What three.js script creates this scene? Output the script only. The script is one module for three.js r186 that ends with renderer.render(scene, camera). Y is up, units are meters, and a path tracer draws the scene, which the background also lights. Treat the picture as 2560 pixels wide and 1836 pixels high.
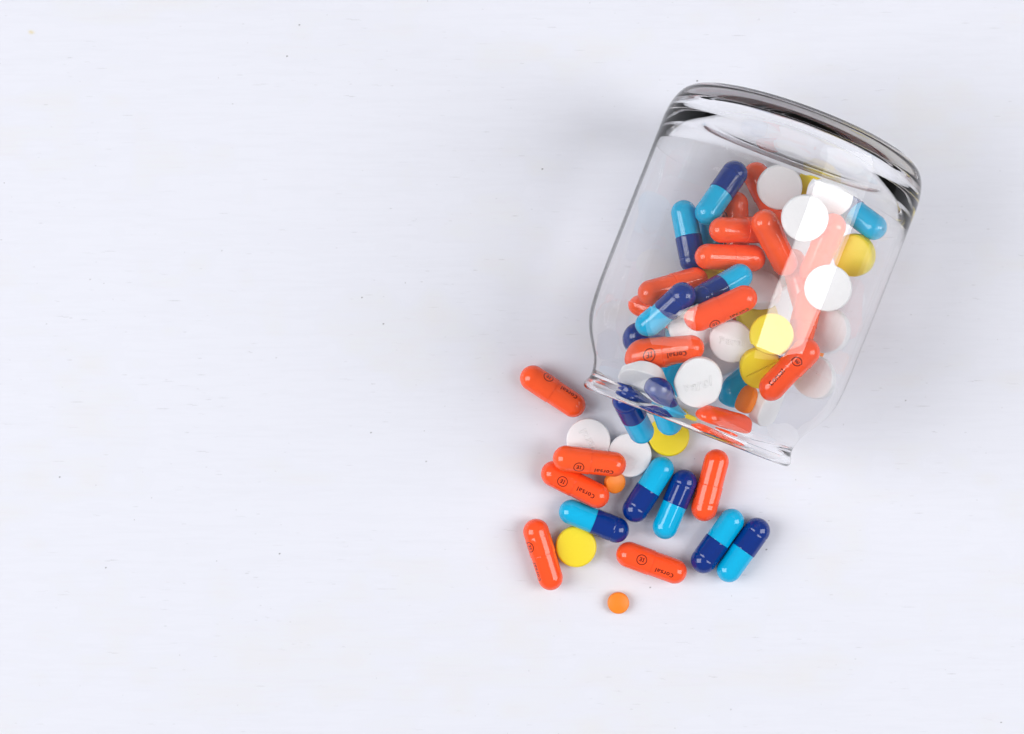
import * as THREE from 'three';
import { RectAreaLightUniformsLib } from 'three/addons/lights/RectAreaLightUniformsLib.js';
import { mergeGeometries } from 'three/addons/utils/BufferGeometryUtils.js';

// ---------------------------------------------------------------- camera, light, exposure
const MM = 0.001;
const H = 520;                       // camera height above the board, mm
const K = 0.1185;                    // mm of board per photograph pixel
const scene = new THREE.Scene();
scene.background = new THREE.Color(0.32, 0.315, 0.32);      // the dim studio around the set
const camera = new THREE.PerspectiveCamera(2 * Math.atan(1836 * K / 2 / H) * 180 / Math.PI, 2560 / 1836, 0.01, 20);
camera.position.set(0, H * MM, 0);
camera.up.set(0, 0, -1);
camera.lookAt(0, 0, 0);
const renderer = new THREE.WebGLRenderer({ antialias: true });
renderer.toneMapping = THREE.LinearToneMapping;
renderer.toneMappingExposure = 1.02;
renderer.shadowMap.enabled = true;
RectAreaLightUniformsLib.init();
const LAMPS = [
  { at: [-1.26, 1.08, 0.03], w: 0.98, h: 1.30, power: 4.45, label: 'black softbox lamp with the stronger white diffuser, on the side of the jar mouth' },
  { at: [1.17, 1.16, 0.06], w: 0.90, h: 1.25, power: 4.25, label: 'black softbox lamp with the weaker white diffuser, on the side of the jar base' },
];
const lampAim = new THREE.Vector3(0.03, 0, 0.0);

// ---------------------------------------------------------------- helpers
let seed = 7;
function rnd() { seed = (seed * 1664525 + 1013904223) >>> 0; return seed / 4294967296; }
const taken = {};
function numbered(n) { const k = taken[n] = (taken[n] ?? -1) + 1; return k ? `${n}_${String(k).padStart(3, '0')}` : n; }
function shade(o) { o.traverse(c => { if (c.isMesh) { c.castShadow = true; c.receiveShadow = true; } }); return o; }
function tag(o, label, category, group) { o.userData.label = label; o.userData.category = category; if (group) o.userData.group = group; return o; }
function hash(x, y, s) { let h = (x * 374761393 + y * 668265263 + s * 2147483647) | 0; h = Math.imul(h ^ (h >>> 13), 1274126177); return ((h ^ (h >>> 16)) >>> 0) / 4294967296; }
function vnoise(x, y, px, py, s) {           // value noise that tiles after px, py cells
  const xi = Math.floor(x), yi = Math.floor(y), fx = x - xi, fy = y - yi;
  const u = fx * fx * (3 - 2 * fx), v = fy * fy * (3 - 2 * fy), m = (a, n) => ((a % n) + n) % n;
  const a = hash(m(xi, px), m(yi, py), s), b = hash(m(xi + 1, px), m(yi, py), s), c = hash(m(xi, px), m(yi + 1, py), s), d = hash(m(xi + 1, px), m(yi + 1, py), s);
  return a + (b - a) * u + (c - a) * v + (a - b - c + d) * u * v;
}
const at = (px, py, h) => [(px - 1280) * K * (1 - h / H), h, (py - 918) * K * (1 - h / H)];   // a photograph pixel at height h, in mm

// ---------------------------------------------------------------- the board
{
  const N = 2048, TILE = 0.5, pm = N / TILE / 1000;         // pixels per mm
  const col = new Uint8Array(N * N * 4), bmp = new Float32Array(N * N).fill(0.5);
  const dark = new Float32Array(N * N), warm = new Float32Array(N * N);
  for (let y = 0; y < N; y++) for (let x = 0; x < N; x++) {
    const i = y * N + x;
    const grain = vnoise(x / 24, y / 2, Math.ceil(N / 24), N / 2, 3) * 0.5 + vnoise(x / 64, y / 4, 32, 512, 4) * 0.5 - 0.5;
    const patch = vnoise(x / 128, y / 64, 16, 32, 5) * 0.6 + vnoise(x / 32, y / 20, 64, 102, 6) * 0.4;
    dark[i] = Math.max(0, grain) * 0.018;
    warm[i] = Math.max(0, patch - 0.55) * 0.2;
    bmp[i] += grain * 0.35 + (hash(x, y, 8) - 0.5) * 0.08;
  }
  const put = (a, x, y, v) => { x = ((x % N) + N) % N; y = ((y % N) + N) % N; a[y * N + x] = Math.max(a[y * N + x], v); };
  for (let k = 0; k < 5600; k++) {                            // short open pores along the grain
    const x0 = rnd() * N, y0 = rnd() * N;
    const cl = vnoise(x0 / 128, y0 / 96, 16, 21, 11);
    if (rnd() > cl * 1.5 - 0.25) continue;
    const len = 2 + rnd() * rnd() * 26, s = 0.02 + rnd() * rnd() * 0.12, slope = (rnd() - 0.35) * 0.16;
    for (let t = 0; t < len; t++) {
      const e = Math.sin(Math.PI * (t + 0.5) / len), y = Math.round(y0 + t * slope);
      put(dark, Math.round(x0 + t), y, s * e * (0.5 + 0.5 * rnd()));
      const x = ((Math.round(x0 + t) % N) + N) % N; bmp[((y % N) + N) % N * N + x] -= 0.35 * e;
    }
  }
  for (let k = 0; k < 420; k++) {                             // fly specks and dust
    const x = Math.floor(rnd() * N), y = Math.floor(rnd() * N), s = 0.06 + rnd() * rnd() * rnd() * 0.5;
    put(dark, x, y, s); if (rnd() < 0.4) put(dark, x + 1, y, s * 0.6); if (rnd() < 0.2) put(dark, x, y + 1, s * 0.5);
  }
  const spot = (px, py, f) => { const u = ((px - 1280) * K / 500 + 0.5) * N, v = ((py - 918) * K / 500 + 0.5) * N; f(Math.round(u), Math.round(v)); };
  spot(76, 79, (x, y) => { for (let j = -4; j < 5; j++) for (let i = -4; i < 8; i++) put(warm, x + i, y + j, 0.95 * Math.exp(-(i * i / 9 + j * j / 4 - i * j * 0.05)) * (0.6 + 0.4 * rnd())); });
  for (const [px, py, s] of [[1742, 202, .7], [716, 139, .55], [747, 61, .5], [957, 809, .55], [904, 743, .45], [147, 1193, .5], [697, 1383, .55], [1355, 422, .6], [926, 1080, .4], [262, 1418, .45], [2262, 1000, .3], [1064, 1153, .3], [224, 697, .2], [1915, 1374, .6], [1625, 1468, .45]])
    spot(px, py, (x, y) => { put(dark, x, y, s); put(dark, x + 1, y, s * 0.7); put(dark, x, y + 1, s * 0.3); });
  const base = [218, 220, 230];
  const flip = (y) => N - 1 - y;
  for (let y = 0; y < N; y++) for (let x = 0; x < N; x++) {
    const i = y * N + x, o = (flip(y) * N + x) * 4, d = 1 - dark[i], w = warm[i];
    col[o] = base[0] * d * (1 - w * 0.02); col[o + 1] = base[1] * d * (1 - w * 0.10); col[o + 2] = base[2] * d * (1 - w * 0.34); col[o + 3] = 255;
  }
  const b8 = new Uint8Array(N * N * 4);
  for (let y = 0; y < N; y++) for (let x = 0; x < N; x++) { const o = (flip(y) * N + x) * 4, v = Math.max(0, Math.min(255, bmp[y * N + x] * 255)); b8[o] = b8[o + 1] = b8[o + 2] = v; b8[o + 3] = 255; }
  const tex = (data, srgb) => { const t = new THREE.DataTexture(data, N, N); t.wrapS = t.wrapT = THREE.RepeatWrapping; t.magFilter = t.minFilter = THREE.LinearFilter; if (srgb) t.colorSpace = THREE.SRGBColorSpace; t.needsUpdate = true; return t; };
  const mat = new THREE.MeshStandardMaterial({ map: tex(col, true), bumpMap: tex(b8, false), bumpScale: 0.00006, roughness: 0.62 });
  const g = new THREE.BoxGeometry(1.2, 0.018, 1.0);
  const p = g.attributes.position, uv = g.attributes.uv;
  for (let i = 0; i < p.count; i++) uv.setXY(i, p.getX(i) / TILE + 0.5, -p.getZ(i) / TILE + 0.5 + p.getY(i) * 0.3 - 0.0027);
  g.translate(0, -0.009, 0);
  const m = new THREE.Mesh(g, mat); m.name = 'table_top'; m.userData.kind = 'structure';
  m.userData.label = 'white painted plywood board with fine horizontal grain and dark specks'; m.userData.category = 'table top';
  scene.add(shade(m));
}

// ---------------------------------------------------------------- the softboxes outside the frame
{
  const black = new THREE.MeshStandardMaterial({ color: new THREE.Color(0.03, 0.03, 0.03), roughness: 0.8 });
  const metal = new THREE.MeshStandardMaterial({ color: new THREE.Color(0.12, 0.12, 0.12), roughness: 0.45, metalness: 0.6 });
  const glow = new THREE.MeshStandardMaterial({ color: 0xffffff, emissive: 0xffffff, emissiveIntensity: 1.0 });
  for (const L of LAMPS) {
    const r = new THREE.Group(); r.name = numbered('softbox_lamp'); r.position.set(...L.at); r.lookAt(lampAim);      // +z looks at the set
    const { w, h } = L, d = 0.32, s = 0.08;
    const q = [[-w / 2, -h / 2, 0.012], [w / 2, -h / 2, 0.012], [w / 2, h / 2, 0.012], [-w / 2, h / 2, 0.012], [-s, -s, -d], [s, -s, -d], [s, s, -d], [-s, s, -d]];
    const idx = []; for (let i = 0; i < 4; i++) { const j = (i + 1) % 4; idx.push(i, i + 4, j, j, i + 4, j + 4); } idx.push(4, 6, 5, 4, 7, 6);
    const g = new THREE.BufferGeometry(); g.setAttribute('position', new THREE.Float32BufferAttribute(q.flat(), 3)); g.setIndex(idx);
    const flat = g.toNonIndexed(); flat.computeVertexNormals();
    const shell = new THREE.Mesh(flat, black); shell.name = 'housing';
    const diff = new THREE.Mesh(new THREE.BoxGeometry(w - 0.004, h - 0.004, 0.002), glow); diff.name = 'diffuser_light';
    const head = new THREE.Mesh(new THREE.CylinderGeometry(0.06, 0.06, 0.24, 24).rotateX(Math.PI / 2).translate(0, 0, -d - 0.12), metal); head.name = 'flash_head';
    const light = new THREE.RectAreaLight(new THREE.Color(1, 0.995, 0.985), L.power, w, h); light.position.z = 0.004; light.rotation.y = Math.PI; light.name = 'softbox_glow';
    r.add(shell, diff, head, light); scene.add(shade(r));
    tag(r, L.label, 'softbox', 'studio softboxes');
  }
}

// ---------------------------------------------------------------- the jar
const T = new THREE.Vector2(0.366, -0.9306).normalize();               // axis on the board, from mouth to base (x, z)
const U = new THREE.Vector2(-T.y, T.x);                                // across
const RB = 36.8, JAR = at(1713, 1068, RB);
// profiles as [radius, distance from the lip], mm
const OUTER = [[0, 87.4], [14, 87.7], [25, 88.3], [29.5, 88.7], [32.4, 88.1], [34.7, 86.2], [36.1, 83.2], [36.8, 79], [36.8, 73], [36.8, 66], [36.8, 58], [36.8, 50], [36.8, 42], [36.8, 34], [36.75, 27], [36.2, 20.4], [34.7, 15.8], [32.5, 12], [30.6, 9], [29.7, 6.4], [29.5, 4.6], [29.7, 3.2], [30.2, 2.2], [30.35, 1.1], [29.9, 0.25], [29.1, -0.1]];
const inner = [[29.1, -0.1], [28.6, 0.15], [28.3, 0.9], [28.1, 2.4], [28.1, 4.6], [28.4, 6.8], [29.5, 9.6], [31.4, 12.8], [33.3, 16.2], [34.7, 20.5], [35.2, 27], [35.4, 34], [35.4, 42], [35.4, 50], [35.4, 58], [35.4, 66], [35.15, 72.5], [34.1, 77.4], [32.0, 81.0], [28.6, 83.4], [22, 84.5], [10, 84.9], [0, 85.0]];
{
  // Thick glass at the base, the lip, the neck and where the wall is seen edge-on; between them the wall is blown thin, a pane with an outer and an inner face.
  const ss = (a, b, x) => { const t = Math.max(0, Math.min(1, (x - a) / (b - a))); return t * t * (3 - 2 * t); };
  const thickness = (phi, t) => {
    const top = Math.abs(((phi + 540) % 360) - 180), d = Math.min(top, 180 - top);
    return Math.max(0.1 * ss(70, 88, d), ss(69, 80.4, t), 1 - ss(3.3, 5.5, t), (1 - ss(10, 28, t)) * (1 - ss(30, 85, top)));
  };
  const smooth = (pts, n) => new THREE.SplineCurve(pts.map(p => new THREE.Vector2(...p))).getPoints(pts.length * n);
  const even = rows => {                                                // the same rings on both faces between lip and heel
    const at = t => { for (let k = 1; k < rows.length; k++) { const a = rows[k - 1], b = rows[k]; if ((a.y - t) * (b.y - t) <= 0 && a.x > 26 && a.y !== b.y) return a.x + (b.x - a.x) * (t - a.y) / (b.y - a.y); } return 30; };
    const mid = Array.from({ length: 155 }, (_, k) => new THREE.Vector2(at(3.2 + k * 0.5), 3.2 + k * 0.5)), wide = p => p.x > 26;
    const lip = rows.filter(p => wide(p) && p.y < 3), heel = rows.filter(p => !wide(p) || p.y > 80.4);
    return rows[0].y > 50 ? [...heel, ...mid.reverse(), ...lip] : [...lip, ...mid, ...heel];
  };
  const o = even(smooth(OUTER, 8)), i0 = even(smooth(inner, 8)); o[0].x = i0[i0.length - 1].x = 0;
  const outAt = t => { for (let k = 1; k < o.length; k++) if (o[k].y <= t && o[k - 1].y > t && o[k].x > 20) return o[k - 1].x + (o[k].x - o[k - 1].x) * (t - o[k - 1].y) / (o[k].y - o[k - 1].y); return 36.8; };
  const N = 240, varies = p => p.x > 20 && p.y > 3 && p.y < 80.5, grid = (rows, full) => rows.map(p => Array.from({ length: N }, (_, j) => {
    const phi = j * 360 / N, w = varies(p) ? thickness(phi, p.y) : 1, R = full ? 0 : outAt(p.y);
    const q = phi * Math.PI / 180, wob = p.x > 26 ? 0.05 * Math.sin(2 * q + p.y * 0.07 + 1) + 0.03 * Math.sin(3 * q - p.y * 0.16) + 0.012 * Math.sin(7 * q + p.y * 0.31 + 2) : 0;
    return { r: Math.max(0, (full || !varies(p) ? p.x : R + (p.x - R) * Math.max(w, 0.04)) + wob), t: p.y, phi: q, w };
  }));
  const sheet = (g, clear, within = 181) => {
    const pos = [], idx = [];
    for (const row of g) for (const v of row) pos.push(v.r * Math.sin(v.phi) * MM, v.t * MM, v.r * Math.cos(v.phi) * MM);
    for (let a = 0; a + 1 < g.length; a++) for (let b = 0; b < N; b++) {
      const c = (b + 1) % N;
      if ([g[a][b], g[a][c], g[a + 1][b], g[a + 1][c]].some(v => v.w < 0.04) !== clear || Math.abs(((b * 360 / N + 540) % 360) - 180) > within) continue;
      idx.push(a * N + b, (a + 1) * N + b, a * N + c, (a + 1) * N + b, (a + 1) * N + c, a * N + c);
    }
    const q = new THREE.BufferGeometry(); q.setAttribute('position', new THREE.Float32BufferAttribute(pos, 3)); q.setIndex(idx); q.computeVertexNormals(); return q;
  };
  const thick = new THREE.MeshPhysicalMaterial({ color: 0xffffff, roughness: 0, transmission: 1, thickness: 0.002, ior: 1.26 });
  const thin = new THREE.MeshPhysicalMaterial({ color: 0xffffff, roughness: 0, transmission: 1, thickness: 0, ior: 1.5 });
  const jar = new THREE.Group(); jar.name = 'glass_jar';
  const part = (name, g, m) => { const p = new THREE.Mesh(g, m); p.name = name; jar.add(p); };
  const og = grid(o, true);
  part('lip_and_base', sheet([...og, ...grid(i0, false).slice(1)], false), thick);
  part('wall', mergeGeometries([sheet(og, true), sheet(grid(i0, true), true, 80)]), thin);
  jar.position.set(JAR[0] * MM, JAR[1] * MM, JAR[2] * MM);
  jar.quaternion.setFromRotationMatrix(new THREE.Matrix4().makeBasis(new THREE.Vector3(U.x, 0, U.y), new THREE.Vector3(T.x, 0, T.y), new THREE.Vector3(U.x, 0, U.y).cross(new THREE.Vector3(T.x, 0, T.y))));
  scene.add(shade(jar));
  tag(jar, 'clear glass jar lying on its side and spilling pills onto the white board', 'jar');
}
function innerRadius(t) {
  if (t < 0) return Infinity;
  for (let i = 1; i < inner.length; i++) if (inner[i][1] >= t && inner[i - 1][1] < t) { const a = inner[i - 1], b = inner[i]; return a[0] + (b[0] - a[0]) * (t - a[1]) / (b[1] - a[1]); }
  return 0.1;
}

// ---------------------------------------------------------------- pill materials
function makeBump(N, draw) {
  const c = document.createElement('canvas'); c.width = c.height = N; const x = c.getContext('2d');
  x.fillStyle = '#fff'; x.fillRect(0, 0, N, N); draw(x, N);
  const t = new THREE.CanvasTexture(c); t.wrapS = t.wrapT = THREE.ClampToEdgeWrapping; return t;
}
function noiseTexture(N, cells, s, soft = 0) {
  const d = new Uint8Array(N * N * 4);
  for (let y = 0; y < N; y++) for (let x = 0; x < N; x++) {
    const v = vnoise(x * cells / N, y * cells / N, cells, cells, s) * 0.6 + vnoise(x * cells * 3 / N, y * cells * 3 / N, cells * 3, cells * 3, s + 1) * 0.3 + (soft ? 0 : hash(x, y, s) * 0.1);
    const o = (y * N + x) * 4; d[o] = d[o + 1] = d[o + 2] = v * 255; d[o + 3] = 255;
  }
  const t = new THREE.DataTexture(d, N, N); t.wrapS = t.wrapT = THREE.RepeatWrapping; t.magFilter = t.minFilter = THREE.LinearFilter; t.needsUpdate = true; return t;
}
const CL = 21.7, RC = 3.85, RBODY = 3.68;
const wavy = noiseTexture(256, 6, 21, 1);
const printed = (() => {                                                // the wrap of an orange capsule: circumference across, length upwards
  const W = 1024, S = W / (2 * Math.PI * RC), Hc = Math.round(CL * S), c = document.createElement('canvas'); c.width = W; c.height = Hc;
  const x = c.getContext('2d'); x.fillStyle = 'rgb(253,90,40)'; x.fillRect(0, 0, W, Hc);
  x.fillStyle = x.strokeStyle = 'rgb(70,10,10)'; x.textAlign = 'center'; x.textBaseline = 'middle';
  const put = (v, f) => { x.save(); x.translate(W / 2, Hc / 2 - v * S); x.rotate(-Math.PI / 2); x.scale(S, S); f(); x.restore(); };
  put(-4.1, () => { x.scale(0.1, 0.1); x.font = 'bold 19px sans-serif'; const w = x.measureText('Corsal').width; x.scale(58 / w, 1); x.fillText('Corsal', 0, 0); });
  put(3.4, () => { x.lineWidth = 0.24; x.beginPath(); x.arc(0, 0, 1.45, 0, 7); x.stroke(); x.scale(0.1, 0.1); x.font = 'bold 17px sans-serif'; x.fillText('IE', 0, 0.5); });
  const t = new THREE.CanvasTexture(c); t.colorSpace = THREE.SRGBColorSpace; t.wrapS = THREE.RepeatWrapping; t.anisotropy = 8; return t;
})();
const gel = (o) => new THREE.MeshPhysicalMaterial({ roughness: 0.05, ior: 1.52, bumpMap: wavy, bumpScale: 0.000012, ...o });
const M = {
  orange: [[1, 1, 1], [1, 0.86, 0.8], [0.96, 1, 1.05]].map(c => gel({ map: printed, color: new THREE.Color(...c) })),
  dark: gel({ color: new THREE.Color(0.0, 0.026, 0.215) }),
  light: gel({ color: new THREE.Color(0.0, 0.43, 0.74) }),
};
const chalk = noiseTexture(256, 24, 31);
const embossed = makeBump(512, (x, N) => {
  x.fillStyle = '#000'; x.textAlign = 'center'; x.textBaseline = 'middle'; x.filter = 'none'; x.font = 'bold 120px sans-serif'; x.fillText('Parol', N / 2, N / 2);
});
const scored = makeBump(256, (x, N) => { x.fillStyle = '#000'; x.fillRect(N * 0.12, N * 0.49, N * 0.76, N * 0.02); });
const powder = (rgb, roughness, extra = {}) => new THREE.MeshStandardMaterial({ color: new THREE.Color(...rgb), roughness, bumpMap: chalk, bumpScale: 0.00003, ...extra });
M.white = powder([0.84, 0.845, 0.87], 0.55, { bumpScale: 0.00007 });
M.whiteText = powder([0.84, 0.845, 0.87], 0.55, { bumpMap: embossed, bumpScale: 0.00018 });
M.yellow = powder([0.83, 0.66, 0.02], 0.42);
M.yellowScored = powder([0.83, 0.66, 0.02], 0.42, { bumpMap: scored, bumpScale: 0.0003 });
M.tangerine = powder([0.90, 0.235, 0.012], 0.42);

// ---------------------------------------------------------------- pill shapes
function lathe(points, segs, uvOf) {                                     // points in mm, axis y
  const g = new THREE.LatheGeometry(points.map(p => new THREE.Vector2(Math.max(0, p[0]) * MM, p[1] * MM)), segs);
  const p = g.attributes.position, uv = g.attributes.uv;
  for (let i = 0; i < p.count; i++) uvOf(uv, i, p.getX(i) / MM, p.getY(i) / MM, p.getZ(i) / MM);
  return g;
}
const half = CL / 2;
function capProfile(ring) {
  const pts = [[RBODY - 0.02, 0.02], [RC - 0.05, 0.0], [RC, 0.07]];
  for (let y = 0.5; y < half - RC; y += 0.125) {
    let r = RC;
    if (ring) r -= 0.11 * Math.exp(-(((y - (half - RC - 0.7)) / 0.25) ** 2));
    else r -= 0.035 * Math.exp(-(((y - (half - RC - 1.2)) / 0.5) ** 2));
    pts.push([r, y]);
  }
  for (let i = 0; i <= 18; i++) { const a = i / 18 * Math.PI / 2; pts.push([RC * Math.cos(a), half - RC + RC * Math.sin(a)]); }
  return pts;
}
function bodyProfile() {
  const pts = [];
  for (let i = 18; i >= 0; i--) { const a = i / 18 * Math.PI / 2; pts.push([RBODY * Math.cos(a), -half + RBODY - RBODY * Math.sin(a)]); }
  for (let y = -half + RBODY + 0.5; y < 0; y += 0.5) pts.push([RBODY, y]);
  pts.push([RBODY, 0.3], [RBODY - 0.2, 0.3]);
  return pts;
}
const uvAxis = (uv, i, x, y) => uv.setXY(i, uv.getX(i), (y + half) / CL);
const G = { capPlain: lathe(capProfile(false), 48, uvAxis), capRing: lathe(capProfile(true), 48, uvAxis), body: lathe(bodyProfile(), 48, uvAxis) };
function tabletGeometry(R, th, dome, bevel) {
  const e = th / 2 - dome, pts = [[0, -th / 2]];
  for (let i = 1; i <= 8; i++) { const r = (R - bevel) * i / 8; pts.push([r, -(e + dome * (1 - (r / R) ** 2))]); }
  const ye = e + dome * (1 - ((R - bevel) / R) ** 2), b = Math.min(bevel, ye * 0.9);
  for (let i = 1; i <= 6; i++) { const a = i / 6 * Math.PI / 2; pts.push([R - bevel + bevel * Math.sin(a), -(ye - b + b * Math.cos(a))]); }
  const all = pts.concat(pts.slice().reverse().map(p => [p[0], -p[1]]));
  return lathe(all, 64, (uv, i, x, y, z) => uv.setXY(i, x / (2 * R) + 0.5, -z / (2 * R) + 0.5));
}
const KIND = {
  white: { R: 6.45, th: 4.2, dome: 0.5, bevel: 0.55 },
  yellow: { R: 6.05, th: 3.9, dome: 0.35, bevel: 0.8 },
  tangerine: { R: 3.2, th: 2.9, dome: 0.5, bevel: 0.6 },
};
for (const k in KIND) { const q = KIND[k]; q.geo = tabletGeometry(q.R, q.th, q.dome, q.bevel); }

// ---------------------------------------------------------------- settling: each pill keeps its place in the photograph and drops until something carries it
const jarAxis = new THREE.Vector3(T.x, 0, T.y), jarAt = new THREE.Vector3(...JAR);
const solid = [];                                                       // spheres already there: x, y, z, r (mm)
for (let a = -60; a <= 60; a += 1.5) {                                  // the low side of the lip
  const s = Math.sin(a * Math.PI / 180), c = Math.cos(a * Math.PI / 180);
  for (const [r, t, q] of [[29, 1.3, 1.5], [28.3, 4.5, 1.1]]) solid.push([jarAt.x + U.x * r * s + T.x * t, jarAt.y - r * c, jarAt.z + U.y * r * s + T.y * t, q]);
}
function spheresOf(k) {
  if (k === 'capsule') return Array.from({ length: 13 }, (_, i) => [0, (i / 6 - 1) * (half - RC), 0, RC]);
  const q = KIND[k], r = q.th / 2 * 0.92, out = [[0, 0, 0, r]];
  for (const f of [0.5, 1]) { const n = f === 1 ? 20 : 9; for (let i = 0; i < n; i++) { const a = i / n * 2 * Math.PI, d = (q.R - r) * f; out.push([d * Math.cos(a), 0, d * Math.sin(a), r]); } }
  return out;
}
const dirOf = (px, py) => { const v = new THREE.Vector3((1280 - px) * K, H, (918 - py) * K); return v.normalize(); };   // from a pill to the camera
function heightOf(px, py, list, inside) {                               // lowest centre height for these rotated spheres, and how badly they still clash
  const d = [-(px - 1280) * K / H, 1, -(py - 918) * K / H], c0 = [(px - 1280) * K, 0, (py - 918) * K];
  let h = -1e9, top = 1e9;
  for (const [sx, sy, sz, r] of list) {
    const x = c0[0] + sx, y = sy, z = c0[2] + sz;
    const tt = (x + d[0] * 12 - jarAt.x) * T.x + (z + d[2] * 12 - jarAt.z) * T.y;
    if (!inside || tt < -2) h = Math.max(h, r - y);
    if (inside && tt > -2) {
      const R = innerRadius(Math.max(tt, 2.5)) - r - 0.05;
      const end = 84 - r - tt; if (end < 0) top = Math.min(top, end * 4 + 10);
      const u = (x - jarAt.x) * U.x + (z - jarAt.z) * U.y, du = d[0] * U.x + d[2] * U.y, v = y - jarAt.y, dv = 1;
      const A = du * du + dv * dv, B = u * du + v * dv, C = u * u + v * v - R * R, D = B * B - A * C;
      if (D < 0) { top = Math.min(top, -Math.sqrt(-D)); h = Math.max(h, -B / A); } else { h = Math.max(h, (-B - Math.sqrt(D)) / A); top = Math.min(top, (-B + Math.sqrt(D)) / A); }
    }
    const dd = d[0] * d[0] + 1 + d[2] * d[2];
    for (let i = 0; i < solid.length; i++) {
      const o = solid[i], ex = x - o[0], ey = y - o[1], ez = z - o[2], rr = r + o[3];
      const B = ex * d[0] + ey + ez * d[2], C = ex * ex + ey * ey + ez * ez - rr * rr, D = B * B - dd * C;
      if (D > 0) { const v = (-B + Math.sqrt(D)) / dd; if (v > h) h = v; }
    }
  }
  return [h, Math.max(0, h - top)];
}
function settle(k, px, py, make, tries, inside) {
  let best = null;
  for (const [args, cost] of tries) {
    const q = make(...args), list = spheresOf(k).map(([x, y, z, r]) => { const v = new THREE.Vector3(x, y, z).applyQuaternion(q); return [v.x, v.y, v.z, r]; });
    const [h, bad] = heightOf(px, py, list, inside), score = h + cost + bad * 3;
    if (!best || score < best.score) best = { score, q, h, list, bad };
  }
  const c = at(px, py, best.h);
  for (const [x, y, z, r] of best.list) solid.push([c[0] + x, c[1] + y, c[2] + z, r]);
  return { q: best.q, c, bad: best.bad };
}
const D2R = Math.PI / 180;
function slide(px, py, q) {                                             // a capsule lying on the board, nudged clear of its neighbours
  const list = spheresOf('capsule').map(([x, y, z, r]) => { const v = new THREE.Vector3(x, y, z).applyQuaternion(q); return [v.x, v.y, v.z, r]; }), c = at(px, py, RC), from = c.slice();
  for (let k = 0; k < 200; k++) {
    let px2 = 0, pz2 = 0, deep = 0;
    for (const [x, y, z, r] of list) for (const b of solid) {
      const ex = c[0] + x - b[0], ey = c[1] + y - b[1], ez = c[2] + z - b[2], flat = Math.hypot(ex, ez), need = Math.sqrt(Math.max(0, (r + b[3]) ** 2 - ey * ey));
      if (need - flat > deep) { deep = need - flat; px2 = ex / flat * deep; pz2 = ez / flat * deep; }
    }
    if (deep < 0.01) break;
    c[0] += px2 * 0.5; c[2] += pz2 * 0.5;
  }
  for (const [x, y, z, r] of list) solid.push([c[0] + x, c[1] + y, c[2] + z, r]);
  return { q, c, bad: 0 };
}
// capsule: [dx, dy] in the photograph points to its cap end; spin and bodySpin turn the print, 0 = facing the camera
function capsule(kind, px, py, dx, dy, o = {}) {
  const a = Math.atan2(dy, dx), make = pitch => {
    const y = new THREE.Vector3(Math.cos(a) * Math.cos(pitch), Math.sin(pitch), Math.sin(a) * Math.cos(pitch));
    const f = dirOf(px, py), x = new THREE.Vector3().crossVectors(y, f).normalize(), z = new THREE.Vector3().crossVectors(x, y);
    return new THREE.Quaternion().setFromRotationMatrix(new THREE.Matrix4().makeBasis(x, y, z));
  };
  const tries = [];
  if (o.pitch !== undefined) tries.push([[o.pitch * D2R], 0]); else for (let p = -44; p <= 44; p += 2) tries.push([[p * D2R], Math.abs(p) * 0.05]);
  const s = o.flat ? slide(px, py, make(0)) : settle('capsule', px, py, make, tries, o.inside);
  const g = new THREE.Group(); g.name = numbered(kind === 'orange' ? 'orange_capsule' : 'blue_capsule');
  const skin = M.orange[Math.floor(rnd() * 3)], cap = new THREE.Mesh(kind === 'orange' ? G.capPlain : G.capRing, kind === 'orange' ? skin : M.dark), body = new THREE.Mesh(G.body, kind === 'orange' ? skin : M.light);
  cap.name = 'cap'; body.name = 'body';
  if (kind !== 'orange') { cap.userData.label = 'dark blue half'; body.userData.label = 'light blue half'; }
  const spin = o.spin ?? Math.floor(rnd() * 360);
  cap.rotation.y = (180 - spin) * D2R; body.rotation.y = (180 - (o.bodySpin ?? spin)) * D2R;
  g.add(cap, body); g.quaternion.copy(s.q); g.position.set(s.c[0] * MM, s.c[1] * MM, s.c[2] * MM);
  scene.add(shade(g)); if (s.bad > 0.3) console.log('clash', g.name, px, py, s.bad.toFixed(2));
  return tag(g, o.label, 'capsule', o.group);
}
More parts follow.
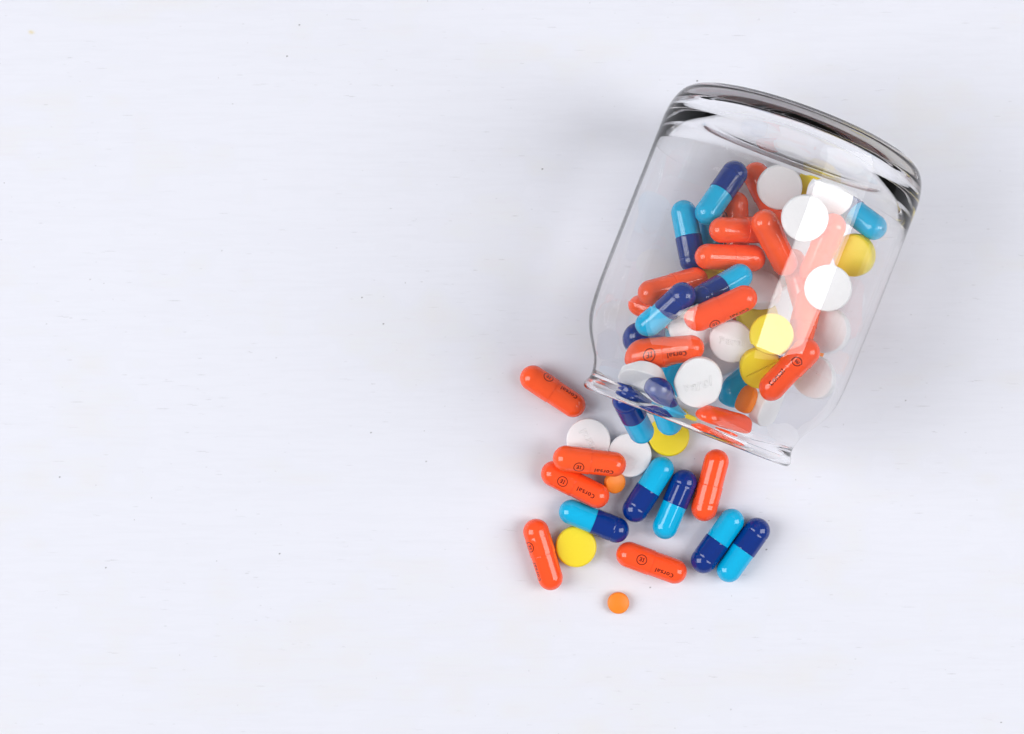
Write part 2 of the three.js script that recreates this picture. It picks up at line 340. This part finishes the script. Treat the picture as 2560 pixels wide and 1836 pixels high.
// tablet: lean = [degrees, azimuth in the photograph towards which its upper face looks]
function tablet(kind, px, py, o = {}) {
  const q0 = KIND[kind], make = (tilt, az) => {
    const n = new THREE.Vector3(Math.sin(tilt) * Math.cos(az), Math.cos(tilt), Math.sin(tilt) * Math.sin(az));
    return new THREE.Quaternion().setFromUnitVectors(new THREE.Vector3(0, 1, 0), n);
  };
  const tries = [];
  if (o.lean) tries.push([[o.lean[0] * D2R, o.lean[1] * D2R], 0]);
  else { tries.push([[0, 0], 0]); for (let t = 5; t <= 55; t += 5) for (let z = 0; z < 16; z++) tries.push([[t * D2R, z * Math.PI / 8], t * 0.035]); }
  const s = o.ground ? { q: new THREE.Quaternion(), c: at(px, py, q0.th / 2), bad: 0 } : settle(kind, px, py, make, tries, o.inside);
  if (o.ground) for (const [x, y, z, r] of spheresOf(kind)) solid.push([s.c[0] + x, s.c[1] + y, s.c[2] + z, r]);
  const mat = kind === 'white' ? (o.text === undefined ? M.white : M.whiteText) : kind === 'yellow' ? (o.score === undefined ? M.yellow : M.yellowScored) : M.tangerine;
  const m = new THREE.Mesh(q0.geo, mat); m.name = numbered(kind === 'white' ? 'white_tablet' : kind === 'yellow' ? 'yellow_tablet' : 'small_orange_tablet');
  m.quaternion.copy(s.q).multiply(new THREE.Quaternion().setFromAxisAngle(new THREE.Vector3(0, 1, 0), (o.text ?? o.score ?? rnd() * 360) * D2R));
  m.position.set(s.c[0] * MM, s.c[1] * MM, s.c[2] * MM);
  scene.add(shade(m)); if (s.bad > 0.3) console.log('clash', m.name, px, py, s.bad.toFixed(2));
  return tag(m, o.label, 'tablet', o.group);
}

// ---------------------------------------------------------------- pills spilled on the board, lowest first
const out = { group: 'pills spilled on the board' };
capsule('orange', 1382, 979, -250, -165, { ...out, spin: -48, bodySpin: -40, label: 'orange capsule lying alone outside the jar, beside the end of its glass lip' });
tablet('white', 1471, 1101, { ...out, ground: true, text: 120, label: 'white tablet outside the jar, partly covered by an orange capsule, embossed near its edge' });
tablet('white', 1574, 1138, { ...out, ground: true, label: 'plain white tablet outside the jar under the light end of a blue capsule' });
tablet('yellow', 1672, 1090, { ...out, ground: true, label: 'yellow tablet under the jar lip, below two blue capsules' });
tablet('tangerine', 1537, 1207, { ...out, lean: [24, 30], label: 'small orange tablet tucked under two orange capsules' });
capsule('orange', 1438, 1212, -260, -130, { ...out, spin: 14, bodySpin: 12, label: 'orange capsule with printed face lying against another orange one, a blue one along its side' });
capsule('orange', 1474, 1154, -280, -35, { ...out, spin: 34, bodySpin: 42, label: 'orange capsule with dark print resting across the white tablets' });
capsule('blue', 1487, 1298, 260, 103, { ...out, flat: true, label: 'blue capsule lying between an orange capsule and the yellow tablet on the board' });
capsule('orange', 1358, 1387, -85, -275, { ...out, flat: true, spin: 55, bodySpin: 62, label: 'orange capsule on the board with its side touching a yellow tablet' });
tablet('yellow', 1440, 1367, { ...out, ground: true, label: 'yellow tablet lying flat on the board beside an orange capsule' });
capsule('orange', 1629, 1408, -260, -95, { ...out, flat: true, spin: 2, bodySpin: 24, label: 'printed orange capsule lying on its own next to the small round orange tablet' });
tablet('tangerine', 1546, 1508, { ...out, lean: [0, 0], label: 'small round orange tablet lying alone on the board, farthest from the jar' });
capsule('blue', 1617, 1222, -145, 225, { ...out, flat: true, label: 'blue capsule on the board, its light end against a white tablet' });
capsule('blue', 1681, 1258, 110, -260, { ...out, flat: true, label: 'blue capsule on the board between another blue capsule and an orange one' });
capsule('orange', 1770, 1212, -73, 280, { ...out, flat: true, spin: -80, bodySpin: -80, label: 'orange capsule in front of the jar mouth with two long highlights, beside a blue one' });
capsule('blue', 1794, 1353, -164, 232, { ...out, flat: true, label: 'blue capsule of the outlying pair, dark half pointing away from the jar' });
capsule('blue', 1857, 1375, 167, -235, { ...out, flat: true, label: 'blue capsule of the outlying pair, dark half pointing to the jar' });
// ---------------------------------------------------------------- pills in the jar, lowest first
const inn = { inside: true, group: 'pills in the jar' };
const P = (kind, ...a) => { const o = { ...inn, ...a.pop() }; return kind === 'orange' || kind === 'blue' ? capsule(kind, ...a, o) : tablet(kind, ...a, o); };
P('blue', 1684, 922, 30, -80, { label: 'dark blue end of a capsule buried between the white tablets near the jar neck' });
P('blue', 1777, 628, 5, 160, { label: 'blue capsule buried under two orange capsules in the middle of the jar' });
P('orange', 1840, 572, -5, -140, { spin: 60, label: 'orange capsule whose printed end pokes out above two crossed orange capsules' });
P('orange', 1917, 492, -60, -120, { spin: -60, label: 'orange capsule mostly covered by a white tablet near the jar base' });
P('yellow', 2040, 470, { label: 'yellow tablet between white tablets near the jar base' });
P('white', 1797, 904, { label: 'white tablet under the embossed tablets near the jar neck' });
P('blue', 1882, 946, 128, -96, { label: 'blue capsule under a scored yellow tablet, light end towards the jar mouth' });
P('tangerine', 2036, 880, { label: 'small orange tablet peeping out behind a printed orange capsule' });
P('white', 1917, 1013, { lean: [62, 30], label: 'white tablet lying in the jar neck beside a small orange tablet' });
P('tangerine', 1866, 1003, { label: 'small orange tablet in the jar neck next to the light end of a blue capsule' });
P('orange', 1862, 806, 60, -120, { label: 'orange capsule buried under embossed white and yellow tablets' });
P('yellow', 1797, 690, { label: 'pale yellow tablet glimpsed beneath a level orange capsule' });
P('blue', 1655, 848, -150, 10, { label: 'blue capsule buried along the back of a printed orange capsule near the neck' });
P('orange', 1655, 795, -120, -60, { label: 'orange capsule buried under the blue capsule nearest the jar shoulder' });
P('white', 1927, 683, { label: 'white tablet behind a leaning white tablet in the middle of the jar' });
P('orange', 2000, 712, 40, 150, { label: 'orange capsule buried beneath white tablets on the steeper side of the heap' });
P('yellow', 1893, 790, { label: 'yellow tablet half hidden behind a larger looking yellow tablet' });
P('blue', 2138, 533, -140, -130, { pitch: -30, label: 'blue capsule climbing the jar wall, light end against a yellow tablet' });
P('white', 2075, 487, { lean: [42, 111], label: 'white tablet leaning by the jar base next to a blue capsule' });
P('yellow', 2136, 638, { lean: [38, 165], label: 'yellow tablet standing against the jar wall below a blue capsule' });
P('white', 2032, 946, { lean: [30, 185], label: 'white tablet leaning on the jar wall by the printed end of an orange capsule' });
P('white', 2069, 827, { lean: [32, 185], label: 'white tablet leaning on the jar wall below a flat white tablet' });
P('orange', 2057, 622, 55, -150, { spin: 100, label: 'orange capsule slanting between a white tablet and the yellow one on the jar wall' });
P('orange', 2008, 814, 45, -155, { spin: 150, label: 'orange capsule slanting alongside the white tablets on the jar wall' });
P('white', 1724, 826, { label: 'white tablet wedged under a blue and an orange capsule' });
P('orange', 1663, 886, -150, 15, { spin: 5, bodySpin: 20, label: 'printed orange capsule across the jar shoulder, bent by the glass' });
P('white', 1745, 960, { lean: [8, 120], text: 12, label: 'embossed white tablet swollen and bent by the glass of the jar neck' });
P('white', 1826, 859, { lean: [10, 110], text: -6, label: 'embossed white tablet lying flat between orange and yellow pills' });
P('yellow', 1899, 928, { lean: [20, 100], score: 30, label: 'scored yellow tablet beside a printed orange capsule' });
P('yellow', 1929, 839, { lean: [12, 200], label: 'yellow tablet lying flat next to an embossed white tablet' });
P('orange', 1972, 928, 190, -215, { spin: 0, bodySpin: 15, label: 'printed orange capsule lying over the leaning white tablets near the neck' });
P('orange', 1809, 1058, -135, -30, { spin: 120, label: 'orange capsule lying just inside the jar lip' });
P('white', 1612, 950, { label: 'white tablet inside the lip under the two blue capsules sliding out' });
P('blue', 1660, 1015, -38, -92, { label: 'blue capsule sliding out over the lip onto a yellow tablet' });
P('blue', 1584, 1040, -49, -87, { label: 'blue capsule sliding out over the lip onto a white tablet' });
P('blue', 1721, 592, 48, 270, { label: 'blue capsule at the edge of the heap, dark half pointing to the jar mouth' });
P('blue', 1803, 482, 170, -240, { label: 'blue capsule at the edge of the heap, dark half pointing to the jar base' });
P('orange', 1858, 575, 150, -6, { spin: 130, label: 'orange capsule crossed by a steep orange capsule' });
P('orange', 1826, 644, 160, 2, { spin: 150, label: 'orange capsule lying level across the heap' });
P('orange', 1683, 717, 150, -42, { spin: 140, label: 'orange capsule at the edge of the heap under a blue capsule' });
P('white', 1898, 725, { label: 'white tablet leaning behind a blue and an orange capsule' });
P('blue', 1803, 719, -87, 50, { label: 'blue capsule lying along the top orange capsule' });
P('blue', 1663, 780, 72, -69, { label: 'blue capsule lying on an orange one by the jar shoulder' });
P('white', 2071, 721, { lean: [14, 180], label: 'white tablet lying flat between the slanting orange capsules and the yellow one' });
P('white', 1949, 468, { lean: [10, 100], label: 'white tablet lying flat on an orange capsule near the jar base' });
P('orange', 1937, 608, -155, -255, { spin: 110, label: 'steep orange capsule lying over the crossed ones' });
P('white', 2012, 545, { lean: [12, 110], label: 'white tablet overlapping another white tablet near the jar base' });
P('orange', 1801, 774, -91, 42, { spin: 55, bodySpin: 60, label: 'orange capsule with seam and print on top of the heap' });

renderer.render(scene, camera);
